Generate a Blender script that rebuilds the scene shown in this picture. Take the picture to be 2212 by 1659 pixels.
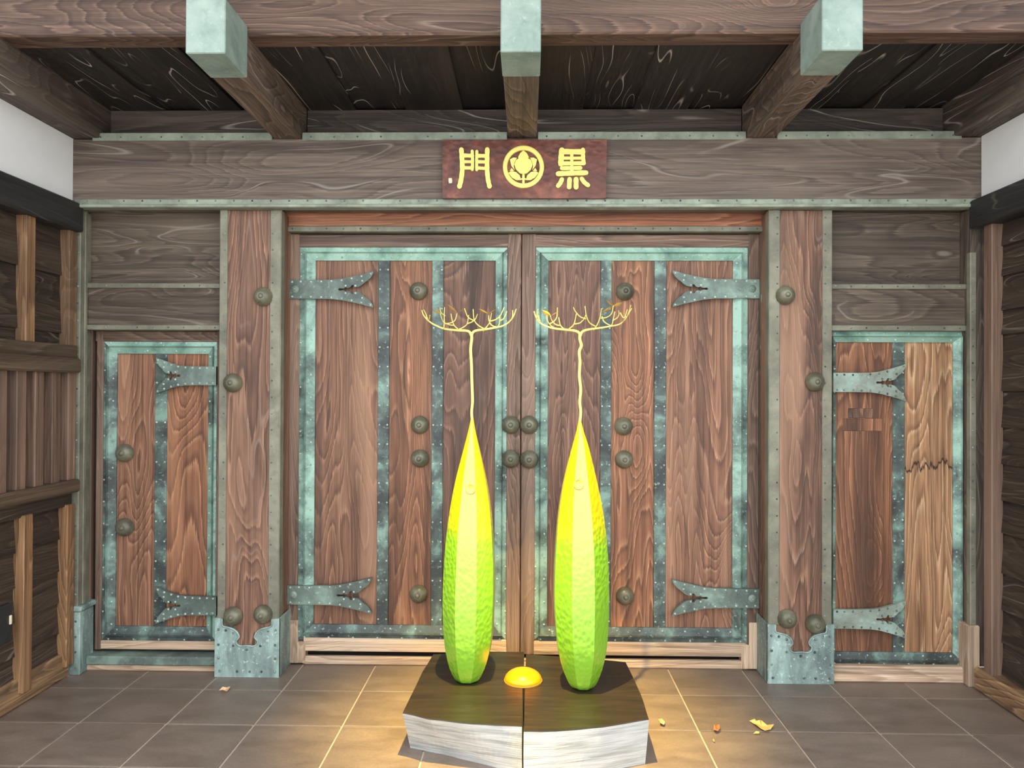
import bpy, bmesh, math, random
import numpy as np
from mathutils import Vector, Matrix
random.seed(7)
for o in list(bpy.data.objects): bpy.data.objects.remove(o)
SC = bpy.context.scene
COL = SC.collection

# ---------------------------------------------------------------- camera
F, CH = 1665.0, 1.52                      # focal length in pixels of the 2212x1659 frame, eye height in metres
YAW, PITCH, ROLL = math.atan(34/F), math.atan(11.5/F), 0.0044
fw = np.array([-math.sin(YAW)*math.cos(PITCH), math.cos(YAW)*math.cos(PITCH), math.sin(PITCH)])
r0 = np.array([math.cos(YAW), math.sin(YAW), 0.0]); u0 = np.cross(r0, fw)
CR = r0*math.cos(ROLL) + u0*math.sin(ROLL); CU = -r0*math.sin(ROLL) + u0*math.cos(ROLL)
cam_d = bpy.data.cameras.new('camera'); cam = bpy.data.objects.new('camera', cam_d); COL.objects.link(cam)
cam_d.sensor_width = 36.0; cam_d.lens = 36.0*F/2212.0; cam_d.clip_start = 0.05
cam.matrix_world = Matrix(((CR[0], CU[0], -fw[0], 0), (CR[1], CU[1], -fw[1], 0), (CR[2], CU[2], -fw[2], CH), (0, 0, 0, 1)))
SC.camera = cam

# ---------------------------------------------------------------- light and exposure
w = bpy.data.worlds.new('overcast_sky'); SC.world = w; w.use_nodes = True
bg = w.node_tree.nodes['Background']; bg.inputs[0].default_value = (0.93, 0.97, 1.0, 1); bg.inputs[1].default_value = 1.0
SC.view_settings.view_transform = 'Standard'; SC.view_settings.look = 'None'
SC.view_settings.gamma = 1.0; SC.view_settings.use_curve_mapping = False
SC.view_settings.exposure = 1.6

# measuring: photograph pixel -> point on a plane of the place (depth Y, height z, or side X)
EYE = np.array([0, 0, CH])
def ray(px, py): return fw + CR*(px-1106)/F - CU*(py-829.5)/F
def U(px, py, Y): d = ray(px, py); return EYE + d*(Y/d[1])
def G(px, py, z=0.0): d = ray(px, py); return EYE + d*((z-CH)/d[2])
def Wl(px, py, X): d = ray(px, py); return EYE + d*(X/d[0])
def UX(px, py, Y): return float(U(px, py, Y)[0])
def UZ(px, py, Y): return float(U(px, py, Y)[2])
def rect(a, b, c, d, Y):                   # pixel rectangle on the plane of depth Y -> x0,x1,z0,z1
    mx, my = (a+c)/2, (b+d)/2
    return UX(a, my, Y), UX(c, my, Y), UZ(mx, d, Y), UZ(mx, b, Y)

# ---------------------------------------------------------------- materials
def lin(c):
    return tuple(((v/255)/12.92 if v/255 <= .04045 else ((v/255+.055)/1.055)**2.4) for v in c) + (1.0,)
class NT:
    def __init__(s, name):
        s.m = bpy.data.materials.new(name); s.m.use_nodes = True; s.t = s.m.node_tree
        s.b = s.t.nodes['Principled BSDF']
    def n(s, ty, **k):
        x = s.t.nodes.new(ty)
        for a, v in k.items(): setattr(x, a, v)
        return x
    def l(s, a, b): s.t.links.new(a, b)
    def set(s, sock, v):
        if isinstance(v, bpy.types.NodeSocket): s.l(v, sock)
        else: sock.default_value = v
    def math(s, op, a, b=None, c=None):
        x = s.n('ShaderNodeMath', operation=op); s.set(x.inputs[0], a)
        if b is not None: s.set(x.inputs[1], b)
        if c is not None: s.set(x.inputs[2], c)
        return x.outputs[0]
    def mix(s, f, a, b, bt='MIX'):
        x = s.n('ShaderNodeMix', data_type='RGBA', blend_type=bt)
        s.set(x.inputs[0], f); s.set(x.inputs[6], a); s.set(x.inputs[7], b); return x.outputs[2]
    def ramp(s, f, stops, interp='LINEAR'):
        x = s.n('ShaderNodeValToRGB'); x.color_ramp.interpolation = interp; e = x.color_ramp.elements
        while len(e) < len(stops): e.new(.5)
        for i, (p, c) in enumerate(stops):
            e[i].position = p; e[i].color = c if len(c) == 4 else (c[0], c[0], c[0], 1)
        s.l(f, x.inputs[0]); return x.outputs[0]
    def coord(s, scale=(1, 1, 1), rnd=True):
        tc = s.n('ShaderNodeTexCoord'); v = tc.outputs['Object']
        if rnd:
            oi = s.n('ShaderNodeObjectInfo'); vm = s.n('ShaderNodeVectorMath', operation='SCALE')
            vm.inputs[0].default_value = (37.1, 51.7, 23.3); s.l(oi.outputs['Random'], vm.inputs[3])
            ad = s.n('ShaderNodeVectorMath', operation='ADD'); s.l(v, ad.inputs[0]); s.l(vm.outputs[0], ad.inputs[1]); v = ad.outputs[0]
        mp = s.n('ShaderNodeVectorMath', operation='MULTIPLY'); s.l(v, mp.inputs[0]); mp.inputs[1].default_value = scale
        return mp.outputs[0]
    def noise(s, vec, scale=1.0, detail=2.0, rough=.5, dist=0.0):
        x = s.n('ShaderNodeTexNoise'); x.inputs['Scale'].default_value = scale; x.inputs['Detail'].default_value = detail
        x.inputs['Roughness'].default_value = rough; x.inputs['Distortion'].default_value = dist
        s.l(vec, x.inputs['Vector']); return x.outputs[0]
    def bump(s, h, strength=.3, dist=.01):
        x = s.n('ShaderNodeBump'); x.inputs['Strength'].default_value = strength; x.inputs['Distance'].default_value = dist
        s.l(h, x.inputs['Height']); s.l(x.outputs[0], s.b.inputs['Normal'])
    def fin(s, col, rough=.6, metal=0.0):
        s.set(s.b.inputs['Base Color'], col); s.set(s.b.inputs['Roughness'], rough); s.b.inputs['Metallic'].default_value = metal
        return s.m

# kind: (light, mid, dark, stain, ring count, ring strength, raised pale grain 0..1, roughness)
WOOD = {
 'door':    ((190, 146, 116), (138, 97, 75), (80, 52, 41), (72, 50, 41), 15, .8, .05, .55),
 'warm':    ((200, 148, 110), (144, 97, 70), (82, 51, 38), (78, 52, 40), 15, .85, .05, .55),
 'tan':     ((218, 184, 144), (170, 128, 94), (112, 76, 54), (104, 72, 54), 13, .9, .05, .55),
 'frame':   ((156, 130, 112), (116, 92, 78), (74, 56, 48), (68, 54, 47), 14, .8, .15, .6),
 'pillar':  ((176, 136, 110), (122, 88, 70), (72, 49, 40), (66, 49, 42), 14, .85, .2, .55),
 'umber':   ((158, 122, 100), (112, 80, 64), (66, 45, 38), (56, 40, 34), 15, .8, .1, .55),
 'pale':    ((226, 204, 180), (196, 168, 142), (146, 116, 94), (150, 122, 104), 12, .7, 0.0, .7),
 'lintel':  ((138, 122, 110), (110, 95, 85), (76, 64, 57), (72, 60, 54), 10, .7, .40, .62),
 'panel':   ((122, 107, 93), (95, 82, 71), (60, 50, 43), (58, 48, 42), 12, .8, .30, .65),
 'beam':    ((140, 112, 94), (104, 79, 66), (68, 49, 42), (68, 52, 46), 16, .95, .15, .55),
 'joist':   ((140, 120, 103), (104, 87, 75), (66, 54, 46), (60, 50, 44), 14, .9, .45, .65),
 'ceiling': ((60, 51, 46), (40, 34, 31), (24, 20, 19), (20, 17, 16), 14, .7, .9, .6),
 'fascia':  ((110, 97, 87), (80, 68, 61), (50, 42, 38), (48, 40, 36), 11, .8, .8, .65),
 'siding':  ((92, 78, 65), (62, 51, 42), (36, 29, 25), (34, 28, 25), 12, .8, .25, .6),
 'batten':  ((196, 156, 114), (146, 108, 74), (94, 65, 45), (100, 80, 64), 10, .8, .1, .55),
 'rail':    ((118, 100, 83), (88, 72, 58), (58, 46, 37), (54, 44, 38), 9, .6, .05, .6),
 'slat':    ((148, 122, 104), (120, 95, 80), (92, 70, 58), (92, 74, 64), 7, .4, 0.0, .6),
 'red':     ((206, 148, 112), (168, 108, 78), (116, 68, 48), (100, 64, 48), 13, .9, 0.0, .55),
 'black':   ((54, 53, 52), (40, 39, 39), (28, 27, 27), (26, 26, 26), 9, .4, .1, .55),
 'sill':    ((186, 152, 112), (134, 104, 76), (84, 62, 45), (80, 62, 48), 11, .9, .1, .65),
}
_W = {}
def wood(kind, ax, stain=None):
    if (kind, ax, stain) in _W: return _W[kind, ax, stain]
    L, M, D, S, rc, rs, pg, ro = WOOD[kind]; L, M, D, S = lin(L), lin(M), lin(D), lin(S)
    t = NT(f'{kind}_wood_{ax}')
    def sc(a, c): return tuple(a if 'xyz'[i] == ax else c for i in range(3))
    n1 = t.noise(t.coord(sc(.55, 4.0)), 1.0, 2.0, .4, .4)
    # sparse knots bend the rings round them
    vo = t.n('ShaderNodeTexVoronoi'); vo.inputs['Scale'].default_value = 1.0; vo.inputs['Randomness'].default_value = 1.0
    t.l(t.coord(sc(.55, 2.1)), vo.inputs['Vector']); d = vo.outputs['Distance']
    knot = t.math('EXPONENT', t.math('MULTIPLY', t.math('MULTIPLY', d, d), -70.0))
    n1 = t.math('ADD', n1, t.math('MULTIPLY', knot, .22))
    fib = t.noise(t.coord(sc(3.5, 190.)), 1.0, 3.0, .65)
    ring = t.math('FRACT', t.math('ADD', t.math('MULTIPLY', n1, rc*1.9), t.math('MULTIPLY', fib, .55)))
    rcol = t.ramp(ring, [(0, L), (.25, M), (.62, M), (.90, D), (1, M)])
    base = t.mix(rs*.75, M, rcol)
    stk = t.noise(t.coord(sc(.8, 46.)), 1.0, 5.0, .65)
    base = t.mix(.85, base, t.ramp(stk, [(.32, (.46,)), (.5, (1.0,)), (.68, (1.45,))]), 'MULTIPLY')
    base = t.mix(.8, base, t.ramp(fib, [(.32, (.62,)), (.68, (1.34,))]), 'MULTIPLY')
    blot = t.noise(t.coord(sc(.42, 6.5)), 1.0, 5.0, .6, .4)
    base = t.mix(t.ramp(blot, [(.53, (0,)), (.66, (.8,))]), base, S)
    hi = t.noise(t.coord(sc(.4, 4.0)), 1.3, 3.0, .5)
    base = t.mix(t.ramp(hi, [(.54, (0,)), (.72, (.6,))]), base, L)
    base = t.mix(t.math('MULTIPLY', t.math('EXPONENT', t.math('MULTIPLY', t.math('MULTIPLY', d, d), -900.0)), .85), base, S)
    if pg > 0:                              # weathered pale raised grain lines, only in places
        r2 = t.math('FRACT', t.math('MULTIPLY', n1, rc*1.1))
        line = t.ramp(r2, [(0, (0,)), (.45, (0,)), (.5, (1,)), (.55, (0,))])
        where = t.ramp(t.noise(t.coord(sc(1.6, 7.0)), 1.0, 2.0), [(.48, (0,)), (.6, (1,))])
        base = t.mix(t.math('MULTIPLY', t.math('MULTIPLY', line, where), pg), base, lin((200, 190, 178)))
    if stain is not None:                   # old water mark: a jagged dark tide line across the board
        tc = t.n('ShaderNodeTexCoord'); sp = t.n('ShaderNodeSeparateXYZ'); t.l(tc.outputs['Object'], sp.inputs[0])
        e = t.math('ADD', t.math('SUBTRACT', sp.outputs[2], stain), t.math('MULTIPLY', t.math('SUBTRACT', t.noise(t.coord((1, 1, .12)), 22., 4., .7), .5), .22))
        base = t.mix(t.ramp(e, [(.0, (0,)), (.002, (.45,)), (.06, (0,))]), base, D)
        base = t.mix(t.ramp(t.math('ABSOLUTE', e), [(0, (.95,)), (.004, (.9,)), (.012, (0,))]), base, lin((40, 28, 26)))
    oi = t.n('ShaderNodeObjectInfo'); hsv = t.n('ShaderNodeHueSaturation'); t.l(base, hsv.inputs['Color'])
    t.l(t.math('MULTIPLY_ADD', oi.outputs['Random'], .3, .85), hsv.inputs['Value'])
    t.bump(t.math('ADD', t.math('MULTIPLY', ring, .4), fib), .4, .004)
    _W[kind, ax, stain] = t.fin(hsv.outputs[0], ro); return _W[kind, ax, stain]

def copper(name, light, mid, dark, lo=.38, hi=.62, spots=.5, rough=.55, scale=5.0, ax=(1, 1, 1)):
    t = NT(name)
    n = t.noise(t.coord(ax), scale, 6.0, .62, .4)
    c = t.ramp(n, [(lo, lin(dark)), ((lo+hi)/2, lin(mid)), (hi, lin(light))])
    s = t.noise(t.coord(), 55., 3.0, .6)
    c = t.mix(t.ramp(s, [(.60, (0,)), (.70, (spots,))]), c, lin(tuple(min(255, v+28) for v in light)))
    c = t.mix(t.ramp(t.noise(t.coord(), 24., 4., .6), [(.56, (0,)), (.72, (.45,))]), c, lin(dark))
    t.bump(t.noise(t.coord(), 14., 4.), .25, .006)
    return t.fin(c, rough, .12)
MINT  = copper('verdigris_copper_mint', (170, 206, 190), (140, 180, 163), (100, 128, 120), .30, .60)
MIXED = copper('verdigris_copper_mottled', (162, 198, 183), (120, 148, 138), (74, 84, 82), .34, .60)
SLATE = copper('verdigris_copper_slate', (140, 172, 160), (92, 105, 101), (64, 70, 70), .40, .66)
OLIVE = copper('aged_copper_olive', (154, 152, 134), (130, 128, 112), (102, 102, 90), .3, .7, .15)
FLASH = copper('aged_copper_flashing', (176, 186, 168), (148, 156, 140), (112, 118, 106), .3, .7, .2)
CAPM  = copper('verdigris_copper_cap', (164, 180, 171), (142, 160, 151), (112, 132, 123), .3, .7, .3)
SHOE  = copper('verdigris_copper_shoe', (178, 206, 198), (142, 162, 157), (106, 122, 120), .34, .66, .8, .5, 6.0, (1.6, 1.6, .5))
HINGE = copper('verdigris_copper_hinge', (146, 170, 158), (112, 128, 120), (84, 94, 90), .36, .68, .4)
HINGR = copper('aged_copper_hinge_grey', (170, 200, 190), (150, 162, 150), (124, 130, 116), .36, .66, .4)
RIV   = copper('rivet_copper', (150, 170, 156), (100, 116, 106), (56, 66, 62), .4, .6, .2, .5, 40.)
RIVL  = copper('rivet_copper_pale', (206, 224, 214), (180, 200, 190), (120, 140, 132), .3, .6, .2, .5, 40.)
BRASS = copper('aged_bronze_boss', (138, 136, 114), (108, 106, 88), (76, 77, 64), .3, .7, .1, .36, 9.0)

def plain(name, col, rough=.6, nscale=12., amt=.12, bump=.1, metal=0.0):
    t = NT(name); n = t.noise(t.coord(), nscale, 5., .6)
    c = t.mix(1.0, lin(col), t.ramp(n, [(.25, (1-amt,)), (.75, (1+amt,))]), 'MULTIPLY')
    if bump: t.bump(n, bump, .01)
    return t.fin(c, rough, metal)
PLASTER = plain('white_plaster', (240, 240, 240), .85, 6., .03, .05)
GROUT = plain('pale_grout', (188, 172, 156), .9, 30., .1)
GOLD = plain('gold_leaf', (252, 238, 130), .4, 20., .08, .1)
GOLDD = plain('gold_leaf_groove', (170, 122, 30), .5, 20., .08, .1)
SEALM = plain('cream_seal', (240, 226, 196), .6)
STEMG = plain('pale_gold_paint', (244, 226, 128), .42, 10., .06, .05)
LEAFG = plain('bronze_gold_leaf', (176, 140, 62), .4, 10., .12, .1)
DARK = plain('dark_void', (22, 20, 19), .9)
STONE = plain('forecourt_paving', (204, 199, 190), .8, 3., .12, .1)  # tone raised so the unseen forecourt bounces light onto the facade
IRON = plain('dark_iron', (52, 54, 56), .4, 18., .3, .3, .3)
LAMPM = plain('lamp_housing', (60, 60, 60), .4)
DRYA = plain('dry_leaf_yellow', (238, 206, 120), .6, 30., .15)
DRYB = plain('dry_leaf_pinkish', (232, 190, 150), .6, 30., .15)
DRYC = plain('dry_leaf_brown', (190, 128, 88), .6, 30., .2)

def tile_mat():
    t = NT('brown_stone_tile')
    n = t.noise(t.coord((1, 2.2, 1)), 3.5, 6., .6, .4); s = t.noise(t.coord(), 90., 3., .6)
    c = t.ramp(n, [(.3, lin((112, 98, 88))), (.7, lin((140, 124, 112)))])
    c = t.mix(.35, c, t.ramp(s, [(.3, (.7,)), (.7, (1.25,))]), 'MULTIPLY')
    oi = t.n('ShaderNodeObjectInfo'); h = t.n('ShaderNodeHueSaturation'); t.l(c, h.inputs['Color'])
    t.l(t.math('MULTIPLY_ADD', oi.outputs['Random'], .14, .93), h.inputs['Value'])
    t.bump(s, .12, .003)
    return t.fin(h.outputs[0], t.ramp(n, [(.3, (.36,)), (.7, (.5,))]))
TILE = tile_mat()
def plaque_mat():
    t = NT('carved_red_lacquer')
    v = t.n('ShaderNodeTexVoronoi'); v.inputs['Scale'].default_value = 26.; t.l(t.coord((1, 1, 1.4)), v.inputs['Vector'])
    n = t.noise(t.coord(), 9., 5., .6, .6)
    c = t.ramp(n, [(.3, lin((74, 36, 27))), (.52, lin((112, 58, 43))), (.72, lin((158, 96, 72)))])
    t.bump(v.outputs[0], .25, .008)
    return t.fin(c, .38)
PLAQUE = plaque_mat()
def pod_mat(z0, z1):
    t = NT('lime_yellow_lacquer')
    tc = t.n('ShaderNodeTexCoord'); sp = t.n('ShaderNodeSeparateXYZ'); t.l(tc.outputs['Object'], sp.inputs[0])
    h = t.math('ADD', sp.outputs[2], t.math('MULTIPLY', t.math('SUBTRACT', t.noise(t.coord((1, 1, 1)), 14., 3.), .5), .12))
    c = t.ramp(t.math('MULTIPLY', h, 1/1.25), [(0, lin((132, 188, 44))), (.52, lin((134, 190, 36))), (.61, lin((190, 186, 8))), (.78, lin((198, 172, 0))), (1, lin((200, 172, 4)))])
    v = t.n('ShaderNodeTexVoronoi', feature='SMOOTH_F1'); v.inputs['Scale'].default_value = 58.; v.inputs['Smoothness'].default_value = .5
    t.l(t.coord((1, 1, .75)), v.inputs['Vector'])
    t.bump(v.outputs[0], .30, .010)
    m = t.fin(c, .28); t.b.inputs['Coat Weight'].default_value = 1.0; t.b.inputs['Coat Roughness'].default_value = .22; t.b.inputs['Coat IOR'].default_value = 1.85
    return m
POD = pod_mat(0, 1)
def slab_top_mat():
    t = NT('dark_stained_slab_top')
    n = t.noise(t.coord((1.2, 7., 1)), 2.2, 5., .55, 1.2); fb = t.noise(t.coord((4, 90, 4)), 1., 3.)
    c = t.ramp(n, [(.3, lin((30, 27, 23))), (.7, lin((52, 45, 34)))])
    t.bump(t.math('ADD', t.math('MULTIPLY', n, 2.), t.math('MULTIPLY', fb, .2)), .25, .01)
    return t.fin(c, .36)
SLABT = slab_top_mat()
def slab_side_mat():
    t = NT('whitewashed_sawn_wood')
    n = t.noise(t.coord((3.5, 3.5, 60.)), 1., 4., .6, .5); f = t.noise(t.coord((10, 10, 320.)), 1., 3.)
    c = t.ramp(n, [(.28, lin((140, 142, 141))), (.5, lin((184, 187, 186))), (.75, lin((208, 210, 208)))])
    c = t.mix(.5, c, t.ramp(f, [(.35, (.75,)), (.6, (1.1,))]), 'MULTIPLY')
    t.bump(f, .4, .006)
    return t.fin(c, .7)
SLABS = slab_side_mat()
def dome_mat():
    t = NT('glowing_orange_glass'); lw = t.n('ShaderNodeLayerWeight'); lw.inputs[0].default_value = .4
    n = t.noise(t.coord(), 18., 4., .6)
    c = t.ramp(n, [(.3, lin((240, 120, 4))), (.7, lin((246, 146, 10)))])
    t.set(t.b.inputs['Emission Color'], c); t.b.inputs['Emission Strength'].default_value = .22
    return t.fin(c, .3)
DOME = dome_mat()

# ---------------------------------------------------------------- mesh helpers
WLOC = {}
def link(name, me, mat, parent=None, loc=None, smooth=False):
    o = bpy.data.objects.new(name, me); COL.objects.link(o)
    if mat is not None and len(me.materials) == 0: me.materials.append(mat)
    if loc is not None: o.location = loc
    if parent is not None: o.parent = parent
    if smooth:
        for p in me.polygons: p.use_smooth = True
    return o
def wl(p): return WLOC[p.name]
def obj(name, bm, mat, parent=None, smooth=False, kind=None, label=None):
    """bm holds world coordinates; the object hangs under parent or gets its origin at the base of its box"""
    if isinstance(mat, str):
        co = [v.co for v in bm.verts]
        ext = [max(c[i] for c in co)-min(c[i] for c in co) for i in range(3)]
        mat = wood(mat, 'xyz'[ext.index(max(ext))])
    if parent is None:
        co = [v.co for v in bm.verts]
        L = Vector([(max(c[i] for c in co)+min(c[i] for c in co))/2 for i in range(2)] + [min(c[2] for c in co)])
    else: L = wl(parent)
    for v in bm.verts: v.co -= L
    bmesh.ops.recalc_face_normals(bm, faces=bm.faces)
    me = bpy.data.meshes.new(name); bm.to_mesh(me); bm.free()
    o = link(name, me, mat, parent, None if parent else L, smooth); WLOC[o.name] = L
    if kind: o['kind'] = kind
    if label: o['label'] = label
    return o
def thing(name, label, cat, loc, group=None, kind=None):
    o = bpy.data.objects.new(name, None); COL.objects.link(o); o.location = loc; WLOC[o.name] = Vector(loc)
    o.empty_display_size = .1
    return tag(o, label, cat, group, kind)
def tag(o, label, cat=None, group=None, kind=None):
    o['label'] = label
    if cat: o['category'] = cat
    if group: o['group'] = group
    if kind: o['kind'] = kind
    return o
def box(x0, x1, y0, y1, z0, z1, bev=.004, bm=None):
    own = bmesh.new()
    vs = [own.verts.new((x, y, z)) for x in (min(x0, x1), max(x0, x1)) for y in (min(y0, y1), max(y0, y1)) for z in (min(z0, z1), max(z0, z1))]
    for f in ((0, 1, 3, 2), (4, 6, 7, 5), (0, 4, 5, 1), (2, 3, 7, 6), (0, 2, 6, 4), (1, 5, 7, 3)): own.faces.new([vs[i] for i in f])
    if bev:
        b = min(bev, .3*min(abs(x1-x0), abs(y1-y0), abs(z1-z0)))
        bmesh.ops.recalc_face_normals(own, faces=own.faces)
        bmesh.ops.bevel(own, geom=own.edges[:], offset=b, segments=1, affect='EDGES')
    if bm is None: return own
    me = bpy.data.meshes.new('t'); own.to_mesh(me); own.free(); bm.from_mesh(me); bpy.data.meshes.remove(me); return bm
def pbox(a, b, c, d, Yf, dep, bev=.004):       # pixel rectangle whose front lies at depth Yf
    x0, x1, z0, z1 = rect(a, b, c, d, Yf); return box(x0, x1, Yf, Yf+dep, z0, z1, bev)
def poly(pts, y0, y1, bm=None):                # (x,z) outline extruded from depth y0 (front) to y1
    bm = bm or bmesh.new()
    a = [bm.verts.new((x, y0, z)) for x, z in pts]; b = [bm.verts.new((x, y1, z)) for x, z in pts]; n = len(pts)
    bm.faces.new(a); bm.faces.new(b[::-1])
    for i in range(n): bm.faces.new((a[i], b[i], b[(i+1) % n], a[(i+1) % n]))
    return bm
def rivets(pts, r=.0055, h=.004, bm=None, seg=7):
    """pts: (x,y,z) on surfaces facing the viewer (-Y)"""
    bm = bm or bmesh.new()
    for x, y, z in pts:
        r1 = [bm.verts.new((x+r*math.cos(2*math.pi*k/seg), y, z+r*math.sin(2*math.pi*k/seg))) for k in range(seg)]
        r2 = [bm.verts.new((x+.6*r*math.cos(2*math.pi*k/seg), y-h*.8, z+.6*r*math.sin(2*math.pi*k/seg))) for k in range(seg)]
        c = bm.verts.new((x, y-h, z))
        for k in range(seg):
            k2 = (k+1) % seg
            bm.faces.new((r1[k], r1[k2], r2[k2], r2[k])); bm.faces.new((r2[k], r2[k2], c))
    return bm
def span(a, b, n): return [a+(b-a)*i/(n-1) for i in range(n)] if n > 1 else [(a+b)/2]
def smoothpath(pts, n=6):
    P = [Vector(p) for p in pts]
    if len(P) < 3: return [P[0].lerp(P[-1], i/4) for i in range(5)]
    Q = [P[0]*2-P[1]] + P + [P[-1]*2-P[-2]]; out = []
    for i in range(1, len(Q)-2):
        a, b, c, d = Q[i-1:i+3]
        for k in range(n):
            t = k/n
            out.append(.5*((2*b)+(c-a)*t+(2*a-5*b+4*c-d)*t*t+(3*b-a-3*c+d)*t**3))
    out.append(P[-1]); return out
def tube(pts, ra, rb, seg=7, n=5, bm=None):
    bm = bm or bmesh.new(); P = smoothpath(pts, n); rings = []; up = Vector((0, 1, 0.01))
    for i, p in enumerate(P):
        d = (P[min(i+1, len(P)-1)]-P[max(i-1, 0)]).normalized()
        s = d.cross(up); s = s.normalized() if s.length > 1e-4 else Vector((1, 0, 0)); t = s.cross(d).normalized()
        r = ra+(rb-ra)*i/(len(P)-1)
        rings.append([bm.verts.new(p+s*r*math.cos(2*math.pi*k/seg)+t*r*math.sin(2*math.pi*k/seg)) for k in range(seg)])
    for a, b in zip(rings, rings[1:]):
        for k in range(seg): bm.faces.new((a[k], a[(k+1) % seg], b[(k+1) % seg], b[k]))
    bm.faces.new(rings[0][::-1]); bm.faces.new(rings[-1]); return bm

# domed boss, one shared mesh facing the viewer
def boss_mesh():
    bm = bmesh.new(); prof = [(.050, 0), (.0495, .008), (.045, .021), (.036, .033), (.024, .0405), (.0150, .0435), (.0135, .0425), (.0125, .047), (.009, .051), (.004, .0525)]
    seg = 28; rings = [[bm.verts.new((r*math.cos(2*math.pi*k/seg), -h, r*math.sin(2*math.pi*k/seg))) for k in range(seg)] for r, h in prof]
    for a, b in zip(rings, rings[1:]):
        for k in range(seg): bm.faces.new((a[k], a[(k+1) % seg], b[(k+1) % seg], b[k]))
    bm.faces.new(rings[-1]); bmesh.ops.recalc_face_normals(bm, faces=bm.faces)
    me = bpy.data.meshes.new('boss'); bm.to_mesh(me); bm.free(); me.materials.append(BRASS)
    for p in me.polygons: p.use_smooth = True
    return me
BOSS = boss_mesh()
def boss(parent, px, py, Y):
    p = U(px, py, Y-.02); o = bpy.data.objects.new('boss', BOSS); COL.objects.link(o); o.parent = parent
    o.location = Vector((p[0], Y, p[2]))-wl(parent); return o

# fish-tail strap hinge, (u along the strap, v half height) in photograph proportions
HP = [(0, -.515), (.28, -.515), (.51, -.53), (.634, -.59), (.76, -.712), (.886, -.85), (1, -1.0), (.997, -.88), (.968, -.65), (.937, -.5), (.9, -.394),
      (.874, -.273), (.836, -.15), (.773, -.10), (.77, -.25), (.748, -.235), (.729, -.11), (.703, -.075), (.678, -.12), (.653, -.05), (.603, -.065), (.588, 0)]
HPTS = HP + [(u, -v) for u, v in HP[-2::-1]]
HR = [(.05, -.4), (.15, -.42), (.27, -.41), (.39, -.43), (.51, -.45), (.63, -.5), (.745, -.6), (.86, -.72), (.968, -.86), (.87, -.47), (.79, -.2), (.675, -.2)]
def hinge(parent, xe, zc, Y, dx, L, hh, mat, pin=True):
    h = obj('strap_hinge', poly([(xe+dx*u*L, zc-v*hh) for u, v in HPTS], Y, Y+.02), mat, parent, label='fish-tailed copper strap hinge')
    pr = [(xe+dx*u*L, Y, zc+s*v*hh) for u, v in HR for s in (1, -1)]
    obj('rivets', rivets(pr, .0062, .005), RIVL if mat == HINGE else RIV, h, kind='stuff')
    if pin:
        bm = rivets([(xe+dx*.085*L, Y-.001, zc)], .021, .009, seg=18); rivets([(xe+dx*.085*L, Y-.006, zc)], .010, .014, bm, 12)
        obj('hinge_pin', bm, CAPM, h)
    return h
def mitred(parent, ox0, ox1, oz0, oz1, ix0, ix1, iz0, iz1, Yb, hgt, mats, frac=.48):
    """copper frame round a door: flat outer band, ridge, inner band sloping to the boards; four mitred pieces"""
    m = lambda a, b: a+(b-a)*frac
    q = lambda t: dict(l=ox0+(ix0-ox0)*t, r=ox1+(ix1-ox1)*t, b=oz0+(iz0-oz0)*t, t=oz1+(iz1-oz1)*t)
    pro = [(0, 0), (0, .55*hgt), (frac-.06, .75*hgt), (frac, 1.35*hgt), (frac+.06, .95*hgt), (1, .4*hgt), (1, 0)]
    cn = {'top': (('l', 't'), ('r', 't')), 'bottom': (('l', 'b'), ('r', 'b')), 'left': (('l', 'b'), ('l', 't')), 'right': (('r', 'b'), ('r', 't'))}
    out = {}
    for s, (ca, cb) in cn.items():
        bm = bmesh.new(); A, B = [], []
        for t, h in pro:
            k = q(t); A.append(bm.verts.new((k[ca[0]], Yb-h, k[ca[1]]))); B.append(bm.verts.new((k[cb[0]], Yb-h, k[cb[1]])))
        n = len(pro)
        for i in range(n): bm.faces.new((A[i], A[(i+1) % n], B[(i+1) % n], B[i]))
        bm.faces.new(A); bm.faces.new(B[::-1])
        out[s] = obj('copper_frame', bm, mats[s], parent)
        k1, k2 = q(.2), q(.8); pr = []
        for k, h in ((k1, .66*hgt), (k2, .7*hgt)):
            if s in 'top bottom': L = k['r']-k['l']; pr += [(x, Yb-h, k[ca[1]]) for x in span(k['l']+.03, k['r']-.03, max(3, int(L/.115)))]
            else: L = k['t']-k['b']; pr += [(k[ca[0]], Yb-h, z) for z in span(k['b']+.03, k['t']-.03, max(3, int(L/.115)))]
        obj('rivets', rivets(pr), RIVL, out[s], kind='stuff')
    return out
# ================================================================ the setting
# floor: square tiles of 0.40 m with pale joints
floor = thing('floor', 'brown stone tile floor with pale joints before the gate', None, (0, 3.6, 0), kind='structure')
obj('grout_bed', box(-2.62, 2.5, 2.2, 4.55, -.08, -.0045, 0), GROUT, floor)
GX, GY, TS = -1.63, 3.465, .40
for i in range(-3, 11):
    for j in range(-4, 3):
        x0, y0 = GX+i*TS, GY+j*TS
        if y0+TS < 2.2: continue
        x1, y1 = min(x0+TS, 2.5), min(y0+TS, 4.5); x0 = max(x0, -2.62)
        g = .0042
        if x1-x0 < .05: continue
        obj('tile', box(x0+g, x1-g, max(y0, 2.2)+g, y1-g, -.03, random.uniform(-.0008, .0006), .0025), TILE, floor)
ground = obj('ground', box(-14, 14, -14, 2.195, -.2, -.012, 0), STONE)
tag(ground, 'pale paved forecourt in front of the tiled floor', None, kind='structure')

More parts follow.
